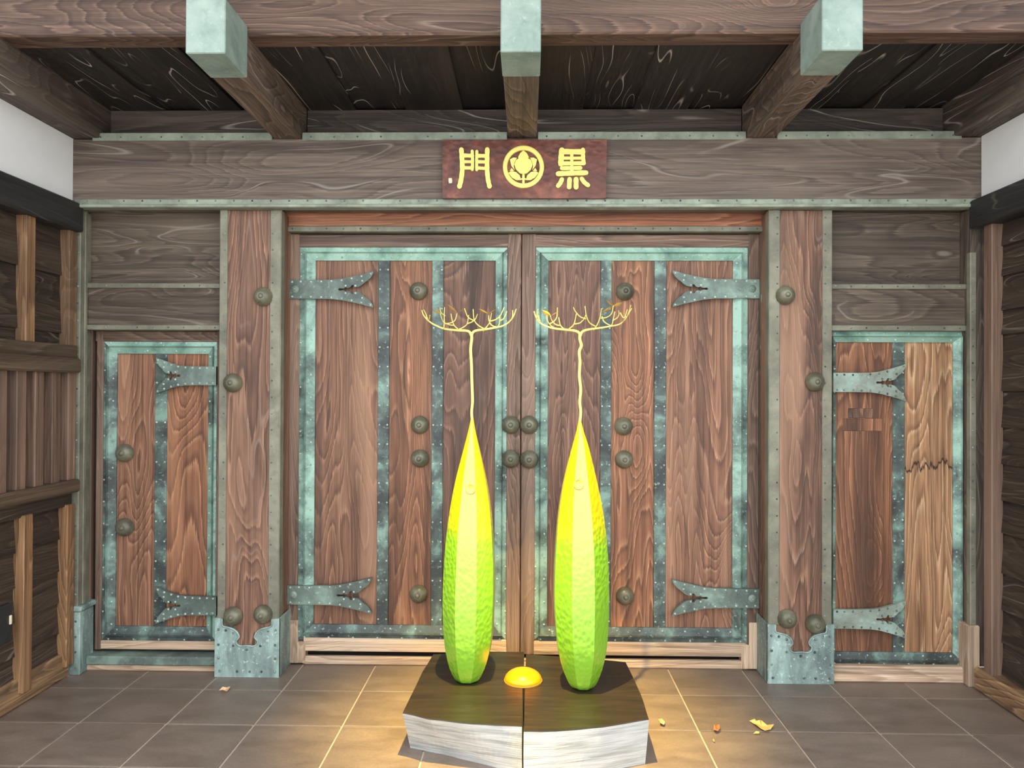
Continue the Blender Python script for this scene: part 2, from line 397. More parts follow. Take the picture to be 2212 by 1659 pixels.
YP = 4.045                                  # pillar fronts
YL = 4.0                                    # lintel front
YD = 4.225                                  # big door leaves
ZJ = UZ(1131, 297, YL)                      # underside of joists = top of lintel
ZC = UZ(900, 238, 4.1)                      # ceiling boards
JF = 2.98                                   # joist front ends
back = obj('back_blackout', box(-2.75, 2.75, 4.5, 4.6, 0, 3.7, 0), DARK)  # dark slab added to keep sky out of the door gaps
tag(back, 'added dark slab blocking the sky behind the closed gate', None, kind='structure')

# ---------------------------------------------------------------- side walls
for nm, xa, xb, lb in (('rear_blackout_left', -2.75, -2.43, 'added dark light stop behind the left corner post'), ('rear_blackout_right', 2.40, 2.75, 'added dark light stop behind the right corner post')):  # added dark blocks, stop side light leaking in behind the doors
    tag(obj(nm, box(xa, xb, 4.35, 4.499, 0, 3.6, 0), DARK), lb, None, kind='structure')
# ------
def siding(parent, side, X, zs, y0, y1, kind='siding'):
    for za, zb in zip(zs, zs[1:]):
        bm = bmesh.new(); t = .012*side
        pr = [(X, za+.002), (X-side*.05, za+.002), (X-side*.05, zb+.012), (X-.010*side-t*0, zb+.012)]
        pr[0] = (X, za+.002); pr[3] = (X-side*.016, zb+.012)
        A = [bm.verts.new((x, y0, z)) for x, z in pr]; B = [bm.verts.new((x, y1, z)) for x, z in pr]
        bm.faces.new(A); bm.faces.new(B[::-1])
        for k in range(4): bm.faces.new((A[k], B[k], B[(k+1) % 4], A[(k+1) % 4]))
        obj('plank', bm, kind, parent)
WY0 = 2.3
XL = -2.425; XLi = -2.385; XLr = -2.352
wall_l = thing('wall_left', 'left side wall of dark siding with rails, slats and white plaster', None, (XL, 3.3, 0), kind='structure')
zt0 = Wl(160, 495, XLr)[2]; zt1 = Wl(160, 433, XLr)[2]
zm0, zm1, zm2 = Wl(157, 805, XLr)[2], Wl(157, 774, XLr)[2], Wl(157, 745, XLr)[2]
zl0, zl1, zl2 = Wl(156, 1096, XLr)[2], Wl(156, 1066, XLr)[2], Wl(156, 1038, XLr)[2]
zs1 = .105
obj('plaster_panel', box(-2.47, -2.40, WY0, 4.025, zt1-.05, ZJ, 0), PLASTER, wall_l)
obj('wall_core', box(-2.62, -2.47, WY0, 4.025, 0, ZJ, 0), DARK, wall_l)
obj('top_beam', box(-2.47, XLr, WY0, 4.028, zt0, zt1, .008), 'black', wall_l)
siding(wall_l, 1, XL, [.08, .24, .40, .565, .73, zl1+.01], WY0, 4.025)
siding(wall_l, 1, XL, [zm0, 1.80, 2.10, zt0+.05], WY0, 4.025)
obj('slat_backing', box(-2.46, -2.432, WY0, 4.025, zl1, zm1, 0), 'siding', wall_l)
obj('upper_rail', box(-2.44, -2.375, WY0, 4.02, zm1, zm2, .004), 'rail', wall_l)
obj('middle_rail', box(-2.44, XLr, WY0, 4.02, zm0, zm1+.002, .01), 'rail', wall_l)
obj('lower_rail', box(-2.44, XLr, WY0, 4.02, zl1, zl2, .01), 'rail', wall_l)
obj('rail_underboard', box(-2.44, -2.40, WY0, 4.02, zl0, zl1, .003), 'siding', wall_l)
by = [3.972-.344*k for k in range(5)]
for y in by:
    obj('batten', box(-2.44, XLi, y-.015, y+.053, zm2-.01, zt0+.02, .004), 'batten', wall_l)
    obj('batten', box(-2.44, XLi, y-.015, y+.053, .045+.02, zl0+.01, .004), 'batten', wall_l)
y = 3.972
while y > WY0+.05:
    obj('slat', box(-2.44, XLi, y-.015, y+.053, zl2-.005, zm0+.005, .004), 'slat', wall_l); y -= .1345
obj('sill_beam', box(-2.47, -2.407, WY0, 4.025, -.0, .135, .012), 'sill', wall_l)

XR = 2.345; XRi = 2.30; XRr = 2.262
wall_r = thing('wall_right', 'right side wall of dark lapped siding with battens and white plaster', None, (XR, 3.3, 0), kind='structure')
zr0 = Wl(2108, 490, XRr)[2]; zr1 = Wl(2116, 425, XRr)[2]
obj('plaster_panel', box(2.325, 2.40, WY0, 4.0, zr1-.05, ZJ, 0), PLASTER, wall_r)
obj('wall_core', box(2.40, 2.55, WY0, 4.0, 0, ZJ, 0), DARK, wall_r)
obj('top_beam', box(XRr, 2.40, WY0, 4.005, zr0, zr1, .008), 'black', wall_r)
siding(wall_r, -1, XR, [.1, .28, .44, .62, .82, .98, 1.16, 1.34, 1.52, 1.80, 1.92, 2.09, 2.24, zr0+.05], WY0, 4.0)
for k in range(5): obj('batten', box(XRi, 2.36, 3.868-.335*k, 3.94-.335*k, .10, zr0+.02, .006), 'batten' if k else 'slat', wall_r)
obj('sill_beam', box(2.283, 2.42, WY0, 4.0, 0, .115, .012), 'sill', wall_r)

# ---------------------------------------------------------------- corner posts
def cz(px, py, Y): return UZ(px, py, Y)
pl = thing('corner_post', 'copper-edged corner post with riveted copper foot beside the left small door', 'post', (-2.385, 4.1, 0), 'corner posts')
zf = UZ(165, 1322, 4.03)
ztop = UZ(170, 447, YL)
obj('shaft', box(-2.42, UX(197, 1000, 4.165), 4.165, 4.3, .02, ztop-.002, .003), 'slat', pl)
obj('core', box(-2.42, UX(175, 1000, 4.08), 4.088, 4.166, zf-.03, ztop-.002, .003), OLIVE, pl)
obj('copper_edge', box(-2.42, UX(171, 900, 4.035), 4.035, 4.09, zf-.02, ztop-.002, .004), OLIVE, pl)
obj('copper_edge', box(-2.37, UX(178, 900, 4.075), 4.075, 4.10, zf-.02, ztop-.002, .003), OLIVE, pl)
obj('rivets', rivets([(UX(166, 900, 4.035)+.0, 4.035, z) for z in span(zf, ztop-.05, 24)]), RIV, pl, kind='stuff')
ft = obj('foot', box(-2.42, UX(172, 1400, 4.03), 4.03, 4.06, 0, zf, .004), SHOE, pl)
obj('foot_side', box(-2.42, UX(172, 1400, 4.03)-.002, 4.06, 4.165, 0, zf-.004, .004), SHOE, pl)
obj('foot_cap', box(-2.435, UX(172, 1400, 4.03)+.010, 4.018, 4.18, zf, zf+.03, .008), SHOE, pl)
obj('rivets', rivets([(UX(163, 1400, 4.03), 4.03, z) for z in span(.04, zf-.05, 4)], .007), RIV, ft, kind='stuff')
pr_ = thing('corner_post', 'weathered corner post with pale wooden foot beside the right small door', 'post', (2.3, 4.05, 0), 'corner posts')
xa, xb = UX(2096, 900, 4.03), UX(2111, 900, 4.03)
zrt = UZ(2100, 447, YL)
obj('shaft', box(xa, xb+.06, 4.03, 4.3, .1, zrt-.002, .003), 'panel', pr_)
obj('copper_edge', box(xa-.004, xb-.008, 4.022, 4.06, UZ(2100, 1350, 4.03), UZ(2100, 545, 4.03), .004), OLIVE, pr_)
obj('rivets', rivets([(xa+.008, 4.022, z) for z in span(.45, 2.1, 20)]), RIV, pr_, kind='stuff')
obj('foot', box(xa-.02, xb+.004, 4.01, 4.2, 0, UZ(2100, 1352, 4.01), .006), 'pale', pr_)

# ---------------------------------------------------------------- ceiling, joists and beams
JX = [(UX(402, 60, JF), UX(487, 60, JF)), (UX(1083, 60, JF), UX(1167, 60, JF)), (UX(1777, 60, JF), UX(1862, 60, JF))]
JX = [((a+b)/2-.0755, (a+b)/2+.0755) for a, b in JX]
PLx, PRx = -2.255, 2.185                    # inner faces of the side plates
bays = [(PLx, JX[0][0]), (JX[0][1], JX[1][0]), (JX[1][1], JX[2][0]), (JX[2][1], PRx)]
bl = ['dark ceiling boards between the left wall plate and the left joist', 'dark ceiling boards between the left and middle joists', 'dark ceiling boards between the middle and right joists', 'dark ceiling boards between the right joist and the right wall plate']
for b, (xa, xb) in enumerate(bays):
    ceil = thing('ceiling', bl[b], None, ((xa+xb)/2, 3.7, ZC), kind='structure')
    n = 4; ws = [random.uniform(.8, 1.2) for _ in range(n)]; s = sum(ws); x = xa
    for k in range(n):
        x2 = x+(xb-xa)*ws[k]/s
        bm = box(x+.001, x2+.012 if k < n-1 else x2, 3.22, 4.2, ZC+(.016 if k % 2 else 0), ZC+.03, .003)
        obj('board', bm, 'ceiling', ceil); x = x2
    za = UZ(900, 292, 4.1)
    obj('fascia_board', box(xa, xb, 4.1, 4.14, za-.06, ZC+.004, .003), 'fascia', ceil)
roof = thing('roof', 'dark roof boards above the eave beam', None, (0, 3.5, 3.6), kind='structure')
obj('roof_boards', box(-3.0, 3.0, 2.35, 4.7, 3.62, 3.70, 0), 'ceiling', roof)
obj('eave_light_stop', box(-2.62, 2.55, 4.15, 4.5, ZC+.06, 3.62, 0), DARK, roof)  # unseen dark block added above the lintel against light leaks
obj('attic_floor', box(-2.62, 2.55, 3.3, 4.4, ZC+.031, ZC+.06, 0), DARK, roof)
jl = ['left of the three copper-capped ceiling joists', 'middle copper-capped ceiling joist above the plaque', 'right of the three copper-capped ceiling joists']
zjt = UZ(445, -4, JF)
capb = 3.215
for (xa, xb), lb in zip(JX, jl):
    j = thing('joist', lb, 'joist', ((xa+xb)/2, JF, ZJ), 'ceiling joists')
    obj('shaft', box(xa, xb, JF+.01, 4.10, ZJ, ZC+.02, .006), 'joist', j)
    obj('copper_cap', box(xa-.003, xb+.003, JF-.004, capb, ZJ-.003, zjt+.0, .004), CAPM, j)
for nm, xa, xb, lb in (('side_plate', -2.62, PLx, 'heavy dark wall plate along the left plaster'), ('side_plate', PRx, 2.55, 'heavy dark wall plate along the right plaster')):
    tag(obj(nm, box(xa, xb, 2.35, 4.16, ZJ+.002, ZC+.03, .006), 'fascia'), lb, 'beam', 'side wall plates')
ZB = UZ(800, 75, 3.216)
eb = obj('eave_beam', box(-2.62, 2.55, 3.216, 3.335, ZB, 3.62, .008), 'beam')
tag(eb, 'wide brown eave beam crossing above the joists at the top', 'beam')
# lintel
lx0, lx1 = UX(143, 360, YL), UX(2133, 360, YL)
zl_b = UZ(1130, 447, YL)
lin_ = thing('lintel_beam', 'wide grey-brown lintel beam with copper flashing carrying the plaque', 'beam', (0, YL, zl_b))
obj('timber', box(lx0, lx1, YL+.004, 4.16, zl_b+.004, ZJ-.001, .004), 'lintel', lin_)
zs_t = UZ(1130, 429, YL-.008)
st = obj('copper_strip', box(UX(162, 440, YL), UX(2108, 440, YL), YL-.01, YL+.06, zl_b-.004, zs_t, .005), FLASH, lin_)
obj('strip_lip', box(UX(162, 440, YL), UX(2108, 440, YL), YL-.016, YL-.006, zl_b-.004, zl_b+.012, .003), FLASH, st)
obj('rivets', rivets([(x, YL-.01, zs_t-.011) for x in span(lx0+.12, lx1-.12, 48)], .0055), RIV, st, kind='stuff')
ztf = UZ(900, 288, 4.02)
for xa, xb in [(UX(202, 292, 4.02), JX[0][0]), (JX[0][1], JX[1][0]), (JX[1][1], JX[2][0]), (JX[2][1], UX(2075, 292, 4.02))]:
    s2 = obj('top_flashing', box(xa+.004, xb-.004, YL-.002, YL+.05, ZJ-.012, ztf, .003), FLASH, lin_)
    obj('rivets', rivets([(x, YL-.002, ZJ+.006) for x in span(xa+.05, xb-.05, 9)], .005), RIV, s2, kind='stuff')

# ---------------------------------------------------------------- pillars
def pillar(lb, wx0, wx1, s0, s1, shoe_px, bosses, inner):
    """wx: wood px edges, s0/s1: outer px edges of the copper strips"""
    x0, x1 = UX(s0, 950, YP), UX(s1, 950, YP); p = thing('gate_pillar', lb, 'pillar', ((x0+x1)/2, 4.2, 0), 'gate pillars')
    zt = UZ((s0+s1)/2, 447, YL)-.005
    obj('shaft', box(x0+.004, x1-.004, YP+.004, 4.42, 0, zt, .004), 'pillar', p)
    zs = .30
    for a, b in ((x0, UX(wx0, 950, YP)), (UX(wx1, 950, YP), x1)):
        c = obj('copper_strip', box(a, b, YP-.003, YP+.02, zs, zt, .003), OLIVE, p)
        e = b if a == x0 else a; s = -1 if a == x0 else 1
        obj('rivets', rivets([(e+s*.014, YP-.003, z) for z in span(zs+.05, zt-.04, 25)], .005), RIV, c, kind='stuff')
    xi = x1 if inner > 0 else x0
    obj('copper_side_strip', box(xi-.004*inner-.0, xi+.003*inner, YP, YP+.055, zs, zt, .002), OLIVE, p)
    # copper foot with cusped top
    Yf = YP-.012; zft = UZ((s0+s1)/2, shoe_px[0], Yf); c = (x0+x1)/2; hw = (x1-x0)/2+.008; u = .31/2
    half = [(1, .0), (.77, -.01), (.76, -.19), (.60, -.23), (.44, -.27), (.30, -.36), (.24, -.48), (.33, -.57), (.31, -.66), (.2, -.71), (.07, -.70)]
    hs = .31*.66
    top = [(c-k*hw, zft+v*hs) for k, v in half] + [(c+k*hw, zft+v*hs) for k, v in half[::-1]]
    sh = obj('copper_foot', poly([(c-hw, 0)] + top + [(c+hw, 0)], Yf, YP+.004), SHOE, p)
    for e, (ea, eb2) in ((-1, (c-hw, c-hw+.008)), (1, (c+hw-.008, c+hw))):
        obj('copper_foot_side', box(ea, eb2, Yf+.004, 4.26, 0, zft, .002), SHOE, sh)
    pr = [(c+k*hw, Yf, z) for k in (-.84, -.3, .1, .45, .88) for z in (.03,)] + [(c+e*.88*hw, Yf, z) for e in (-1, 1) for z in (.1, .17, zft-.06)]
    pr += [(c+e*k*hw, Yf, zft+v*hs) for e in (-1, 1) for k, v in ((.66, -.31), (.43, -.38), (.42, -.7), (0, -.8))]
    obj('rivets', rivets(pr, .0075, .006), RIV, sh, kind='stuff')
    rim = [(x, Yf-.001, z) for x, z in top[1:-1]]
    obj('rolled_rim', tube(rim, .0045, .0045, 6, 3), SHOE, sh, True)
    for b in bosses: boss(p, b[0], b[1], YP-.003)
    return p
pillar('square pillar left of the double doors with copper foot and four bosses', 489, 581, 472, 604, (1336,), [(566, 640), (500, 827), (501, 1333), (566, 1329)], 1)
pillar('square pillar right of the double doors with copper foot and four bosses', 1684, 1776, 1661, 1797, (1349,), [(1699, 637), (1763, 825), (1703, 1339), (1764, 1350)], -1)
# ---------------------------------------------------------------- panels above the small doors
def over_panel(nm, lb, xa, xb, xc, ys, Y):
    """ys: px rows panel top/bottom, strip, board, strip"""
    x0, x1 = UX(xa, 580, Y)-(.05 if xa > 1000 else 0), UX(xb, 580, Y)+(.05 if xa < 1000 else 0)
    w_ = thing(nm, lb, None, ((x0+x1)/2, Y, 1.75), kind='structure'); mx = (xa+xb)/2
    z = [UZ(mx, v, Y) for v in ys]
    obj('recess_back', box(x0-.05, x1+.05, Y+.09, Y+.12, z[-1]-.02, z[0]+.1, 0), DARK, w_)
    obj('upper_panel', box(x0, x1, Y+.05, Y+.09, UZ(mx, ys[1], Y+.05)-.02, UZ(mx, ys[0], Y+.05)+.0, .003), 'panel', w_)
    obj('top_ledge', box(x0, x1, Y+.03, Y+.09, UZ(mx, ys[0], Y+.05)+.002, z[0]+.12, .003), 'panel', w_)
    obj('side_trim', box(UX(xc[0], 530, Y+.03), UX(xc[1], 530, Y+.03), Y+.025, Y+.09, z[1], z[0]+.05, .003), 'rail', w_)
    for za, zb in ((z[3], z[2]), (z[6], z[5])):
        c = obj('copper_strip', box(x0, x1, Y-.012, Y+.09, za, zb, .003), OLIVE, w_)
        obj('rivets', rivets([(x, Y-.012, (za+zb)/2) for x in span(x0+.06, x1-.06, 9)], .005), RIV, c, kind='stuff')
    obj('lower_board', box(x0, x1, Y, Y+.09, z[5]-.002, z[3]+.002, .003), 'panel', w_)
    return w_
over_panel('wall_back_left', 'dark board panel with copper strips above the left small door', 176, 471, (172, 183), (457, 608, 612, 623, 624, 702, 713), 4.11)
over_panel('wall_back_right', 'grey board panel with copper strips above the right small door', 1799, 2096, (2085, 2096), (458, 611, 614, 625, 626, 703, 715), 4.08)

# ---------------------------------------------------------------- doors
def door(nm, lb, Y, outer, of, inf, cols, strips, rows, bossl, hinges, mats, frame_wood, hinge_mat=None, hl=186., frac=.48, extra=None):
    """pixel measures: outer leaf box, of/inf copper frame outer/inner box, cols: board px columns, strips: px columns of copper strips"""
    ox0, ox1, oz0, oz1 = rect(*outer, Y); d = thing(nm, lb, None, ((ox0+ox1)/2, Y, 0), kind='structure')
    fx0, fx1, fz0, fz1 = rect(*of, Y); ix0, ix1, iz0, iz1 = rect(*inf, Y)
    for kind, a in frame_wood: obj('stile' if kind == 's' else 'rail', box(*a, .004), 'pale' if kind == 'p' else 'frame', d)
    for a, b, *kd in cols:
        xa, xb = UX(a, 950, Y), UX(b, 950, Y); kd = kd[0] if kd else 'door'
        obj('board', box(xa-.002, xb+.002, Y+.024, Y+.05, iz0-.01, iz1+.01, .003), wood(kd, 'z', round(UZ(2010, 1005, Y), 3) if kd == 'tan' else None), d)
    for a, b in strips:
        xa, xb = UX(a, 950, Y), UX(b, 950, Y)
        s = obj('copper_strip', box(xa, xb, Y+.017, Y+.05, iz0-.005, iz1+.005, .002), mats.get('strip', SLATE), d)
        obj('rivets', rivets([(x, Y+.017, z) for z in span(iz0+.03, iz1-.05, int((iz1-iz0)/.105)) for x in (xa+.010, xb-.010)]), RIVL, s, kind='stuff')
    mitred(d, fx0, fx1, fz0, fz1, ix0, ix1, iz0, iz1, Y+.026, .03, mats, frac)
    for hx, hy, dx, pin in hinges: 
        xe = UX(hx, hy, Y-.016); hinge(d, xe, UZ(hx, hy, Y-.016), Y-.018, dx, hl*Y/F, 39.5*Y/F, hinge_mat or HINGE, pin)
        obj('hinge_plate', box(xe, xe+dx*.045, Y-.012, Y+.01, UZ(hx, hy+20, Y), UZ(hx, hy-20, Y), .002), hinge_mat or HINGE, d)
    for b in bossl: boss(d, b[0], b[1], Y+.02 if len(b) < 3 else Y-.004)
    return d
def R4(a, b, c, e, Y, dep): x0, x1, z0, z1 = rect(a, b, c, e, Y); return (x0, x1, Y, Y+dep, z0, z1)
T = {'top': MINT, 'left': MIXED, 'right': MIXED, 'bottom': SLATE}
fw1 = [('s', R4(619, 505, 645, 1433, YD, .06)), ('s', R4(1094, 505, 1124.3, 1412, YD, .06)), ('r', R4(640, 506, 1100, 534, YD+.001, .05)), ('p', R4(655, 1380, 1100, 1409, YD+.001, .05)), ('p', R4(620, 1340, 643, 1433, YD-.003, .06)), ('p', R4(640, 1387, 659, 1433, YD-.003, .06))]
door('door_1', 'left leaf of the great double doors with copper frame and six bosses', YD, (619, 505, 1124, 1433), (640, 531, 1099, 1386), (678, 562, 1069, 1352),
     [(677, 815), (839, 931, 'warm'), (956, 1070, 'umber')], [(814, 839), (931, 956)], None,
     [(903, 628), (906, 918), (906, 991), (903, 1285), (1103, 918, 1), (1103, 992, 1)], [(622, 625, 1, True), (618, 1285, 1, True)], T, fw1)
fw2 = [('s', R4(1615, 505, 1641, 1446, YD, .06)), ('s', R4(1126, 505, 1156, 1414, YD, .06)), ('r', R4(1150, 506, 1620, 534, YD+.001, .05)), ('p', R4(1150, 1387, 1612, 1417, YD+.001, .05)), ('p', R4(1618, 1345, 1640, 1446, YD-.003, .06)), ('p', R4(1602, 1393, 1620, 1446, YD-.003, .06))]
door('door_2', 'right leaf of the great double doors with copper frame and six bosses', YD, (1126, 505, 1641, 1446), (1151, 532, 1620, 1391), (1183, 562, 1584, 1357),
     [(1182, 1297, 'umber'), (1320, 1414, 'warm'), (1439, 1585)], [(1297, 1321), (1414, 1440)], None,
     [(1351, 629), (1348, 921), (1349, 993), (1351, 1289), (1143, 918, 1), (1143, 993, 1)], [(1641, 624, -1, True), (1641, 1293, -1, True)], T, fw2)
Y3 = 4.165
fw3 = [('s', R4(206, 714, 221, 1404, Y3, .06)), ('r', R4(206, 715, 476, 738, Y3+.001, .05)), ('p', R4(216, 1385, 476, 1404, Y3+.001, .05)), ('s', R4(466, 714, 480, 1404, Y3, .06))]
door('door_3', 'narrow left side door with two boards and two bosses', Y3, (206, 714, 480, 1404), (217, 735, 471, 1389), (248, 764, 446, 1355),
     [(247, 331), (356, 447, 'warm')], [(331, 357)], None, [(266, 979), (266, 1140)], [(467, 812, -1, False), (467, 1309, -1, False)],
     {'top': MINT, 'left': SLATE, 'right': MIXED, 'bottom': SLATE}, fw3, HINGE, 132.)
Y4 = 4.10
fw4 = [('s', R4(1776, 716, 1800, 1440, Y4, .06)), ('s', R4(2088, 716, 2097, 1440, Y4, .06))]
d4 = door('door_4', 'narrow right side door with pale stained board and carved patch', Y4, (1776, 716, 2097, 1440), (1788, 716, 2090, 1441), (1807, 739, 2062, 1411),
     [(1806, 1933, 'warm'), (1957, 2063, 'tan')], [(1932, 1958)], None, [], [(1800, 826, 1, False), (1800, 1337, 1, False)],
     {'top': MINT, 'left': MIXED, 'right': MIXED, 'bottom': SLATE}, fw4, HINGR, 153.)
# patch let into the first board of the small right door
obj('inlaid_patch', pbox(1821, 904, 1905, 931, Y4+.0205, .01, .002), wood('warm', 'z'), d4)
obj('inlaid_patch', pbox(1832, 882, 1886, 903, Y4+.0215, .01, .002), wood('umber', 'z'), d4)

# frame of the great doors
tr = thing('transom_rail', 'reddish knotty rail with copper strip above the double doors', 'rail', (0, 4.19, 2.3))
obj('timber', pbox(612, 459, 1658, 492, 4.19, .1, .003), 'red', tr)
x0, x1, z0, z1 = rect(612, 488, 1656, 500, 4.178)
c = obj('copper_strip', box(x0, x1, 4.178, 4.28, z0, z1, .003), OLIVE, tr)
obj('rivets', rivets([(x, 4.178, (z0+z1)/2) for x in span(x0+.05, x1-.05, 28)], .005), RIV, c, kind='stuff')
obj('head_board', box(x0, x1, 4.23, 4.3, UZ(1100, 462, 4.19), UZ(1100, 430, 4.19), 0), 'siding', tr)
obj('gap_blackout', box(x0, x1, 4.285, 4.31, 0.001, z0+.01, 0), DARK, tr)  # dark sheet added behind the leaves so the door gaps read black
for a, b, lb in ((609, 620, 'dark jamb between the left pillar and the double doors'), (1641, 1658, 'dark jamb between the right pillar and the double doors')):
    j = obj('door_jamb', box(UX(a, 900, 4.2)-.03*(a < 1000), UX(b, 900, 4.2)+.03*(a > 1000), 4.2, 4.3, UZ(a, 1400, 4.2), UZ(a, 505, 4.2), .003), 'panel')
    tag(j, lb, 'jamb', 'door jambs')
    kx = 613 if a < 1000 else 1648
    for ky in (645, 1330): obj('hinge_knuckle', tube([Vector(U(kx, ky+9, 4.195)), Vector(U(kx, ky-9, 4.195))], .011, .011, 10, 2), HINGR, j, True)
th = thing('threshold', 'pale wooden threshold under the double doors', 'threshold', (0, 4.23, 0))
obj('timber', box(UX(652, 1430, 4.229), UX(1616, 1435, 4.229), 4.229, 4.262, 0, UZ(1130, 1423, 4.229), .006), 'pale', th)
sl = thing('door_sill', 'copper-clad ledge on a pale board under the left small door', 'sill', (-2.0, 4.1, 0), 'small door sills')
z_a, z_b = UZ(330, 1438, 4.1), UZ(330, 1419, 4.1)
obj('copper_ledge', box(UX(180, 1430, 4.1), UX(471, 1430, 4.1)+.01, 4.098, 4.26, z_a, z_b, .006), HINGE, sl)
obj('timber', box(UX(178, 1445, 4.1), UX(471, 1445, 4.1)+.01, 4.104, 4.26, 0, z_a-.001, .004), 'pale', sl)
sr = thing('door_sill', 'pale cracked board under the right small door', 'sill', (1.9, 4.06, 0), 'small door sills')
obj('timber', box(UX(1798, 1460, 4.06), UX(2092, 1460, 4.06), 4.062, 4.26, 0, UZ(1940, 1441, 4.06), .008), 'pale', sr)

# ---------------------------------------------------------------- plaque
Yq = 3.965
pq = thing('name_plaque', 'red lacquered plaque with gold characters and round crest on the lintel', 'sign', (0, 3.98, 2.5))
bm = bmesh.new(); c4 = [U(955, 302, Yq), U(1311, 302, Yq), U(1309, 428, Yq), U(956, 428, Yq)]
obj('board', poly([(p[0], p[2]) for p in c4], Yq, YL-.012), PLAQUE, pq)
def QP(x, y): p = U(970+x/7.135, 300+y/7.135, Yq); return (float(p[0]), float(p[2]))
QS = 1/7.135*Yq/F
def ribbon(pts, wd, h=.009, lift=0., taper=None):
    P = [Vector((a, 0, b)) for a, b in (QP(*p) for p in pts)]; P = smoothpath(P, 4) if len(P) > 2 else [P[0].lerp(P[1], i/4) for i in range(5)]
    r = wd*1.06*QS/2; L, Rr = [], []; n = len(P)
    dirs = [(P[min(i+1, n-1)]-P[max(i-1, 0)]).normalized() for i in range(n)]
    for i, (p, d) in enumerate(zip(P, dirs)):
        s = Vector((-d.z, 0, d.x)); k = r*(1+.06*math.sin(i*2.1)) ; L.append(p+s*k); Rr.append(p-s*k)
    cap = lambda p, d, sg: [p+Vector((math.cos(a)*d.x*sg-math.sin(a)*d.z*sg, 0, math.cos(a)*d.z*sg+math.sin(a)*d.x*sg))*r for a in (-.9, -.3, .3, .9)]
    out = L[::-1] + [] ; e1 = cap(P[-1], dirs[-1], 1); e0 = cap(P[0], dirs[0], -1)
    loop = Rr + e1 + L[::-1] + e0
    bm = bmesh.new(); Yf = Yq-h-lift
    A = [bm.verts.new((v.x, Yq, v.z)) for v in loop]; B = [bm.verts.new((v.x, Yf+.002, v.z)) for v in loop]
    cx = sum((v for v in loop), Vector())/len(loop)
    m = len(loop); bm.faces.new(B)
    for i in range(m): bm.faces.new((A[i], A[(i+1) % m], B[(i+1) % m], B[i]))
    return bm
MON = [([(192, 172), (200, 300), (206, 480), (186, 640), (162, 738)], 68), ([(358, 195), (364, 340), (360, 478)], 44), ([(430, 198), (427, 340), (428, 482)], 42),
       ([(590, 170), (588, 320), (588, 480), (602, 630), (625, 738)], 66), ([(215, 262), (360, 268)], 56), ([(215, 358), (360, 360)], 42), ([(215, 452), (360, 456)], 48),
       ([(432, 268), (580, 272)], 54), ([(432, 360), (580, 364)], 46), ([(432, 456), (570, 464)], 44)]
KURO = [([(1738, 180), (1728, 290), (1722, 390)], 80), ([(2062, 172), (2064, 280), (2072, 378)], 58), ([(1740, 202), (2060, 208)], 76), ([(1725, 304), (2060, 304)], 44),
        ([(1722, 386), (2078, 382)], 56), ([(1890, 220), (1890, 380), (1890, 540)], 46), ([(1738, 460), (2022, 456)], 58), ([(1680, 545), (1890, 536), (2108, 530)], 70),
        ([(1738, 632), (1712, 690), (1680, 730)], 64), ([(1856, 630), (1850, 750)], 66), ([(1955, 630), (1956, 752)], 70), ([(2042, 622), (2085, 680), (2140, 722)], 60)]
for i, (p, wd) in enumerate(MON): obj('brush_stroke', ribbon(p, wd, .010+.0004*i), GOLD, pq)
for i, (p, wd) in enumerate(KURO): obj('brush_stroke', ribbon(p, wd, .010+.0004*i), GOLD, pq)
obj('seal_mark', poly([QP(-6, 608), QP(44, 606), QP(50, 650), QP(46, 684), QP(0, 688), QP(-8, 650)], Yq-.004, Yq), SEALM, pq)
# round crest
bm = bmesh.new(); seg = 48; CX, CY = 1147, 437; prf = [(318, 0), (316, .010), (300, .013), (262, .013), (250, .010), (248, 0)]
rg = []
for r, h in prf:
    rg.append([])
    for k in range(seg):
        x, z = QP(CX+r*math.cos(2*math.pi*k/seg), CY+r*1.03*math.sin(2*math.pi*k/seg)); rg[-1].append(bm.verts.new((x, Yq-h, z)))
for a, b in zip(rg, rg[1:]):
    for k in range(seg): bm.faces.new((a[k], a[(k+1) % seg], b[(k+1) % seg], b[k]))
ring = obj('crest_ring', bm, GOLD, pq)
mir = lambda P: [(2*CX-x, y) for x, y in P]
def petal(P, h): return poly([QP(*p) for p in P], Yq-h, Yq)
crest = obj('crest_flower', petal([(1147, 306), (1210, 303), (1262, 338), (1287, 410), (1262, 480), (1200, 540), (1147, 552), (1094, 540), (1032, 480), (1007, 410), (1032, 338), (1084, 303)], .014), GOLD, ring)
lf = [(915, 530), (960, 508), (1030, 518), (1088, 566), (1112, 640), (1040, 642), (968, 602)]
lp = [(938, 325), (990, 296), (1045, 300), (1020, 350), (998, 420), (1012, 490), (960, 420)]
tr3 = [(935, 502), (965, 452), (1003, 500)]
for P, h in ((lf, .010), (mir(lf), .010), (lp, .010), (mir(lp), .010), (tr3, .007), (mir(tr3), .007), ([(1147, 184), (1196, 225), (1232, 292), (1200, 312), (1094, 312), (1062, 292), (1098, 225)], .010)):
    obj('crest_leaf', petal(P, h), GOLD, ring)
obj('crest_stem', ribbon([(1147, 560), (1147, 690)], 34, .008), GOLD, ring); obj('crest_stem', ribbon([(1122, 622), (1172, 622)], 26, .009), GOLD, ring)
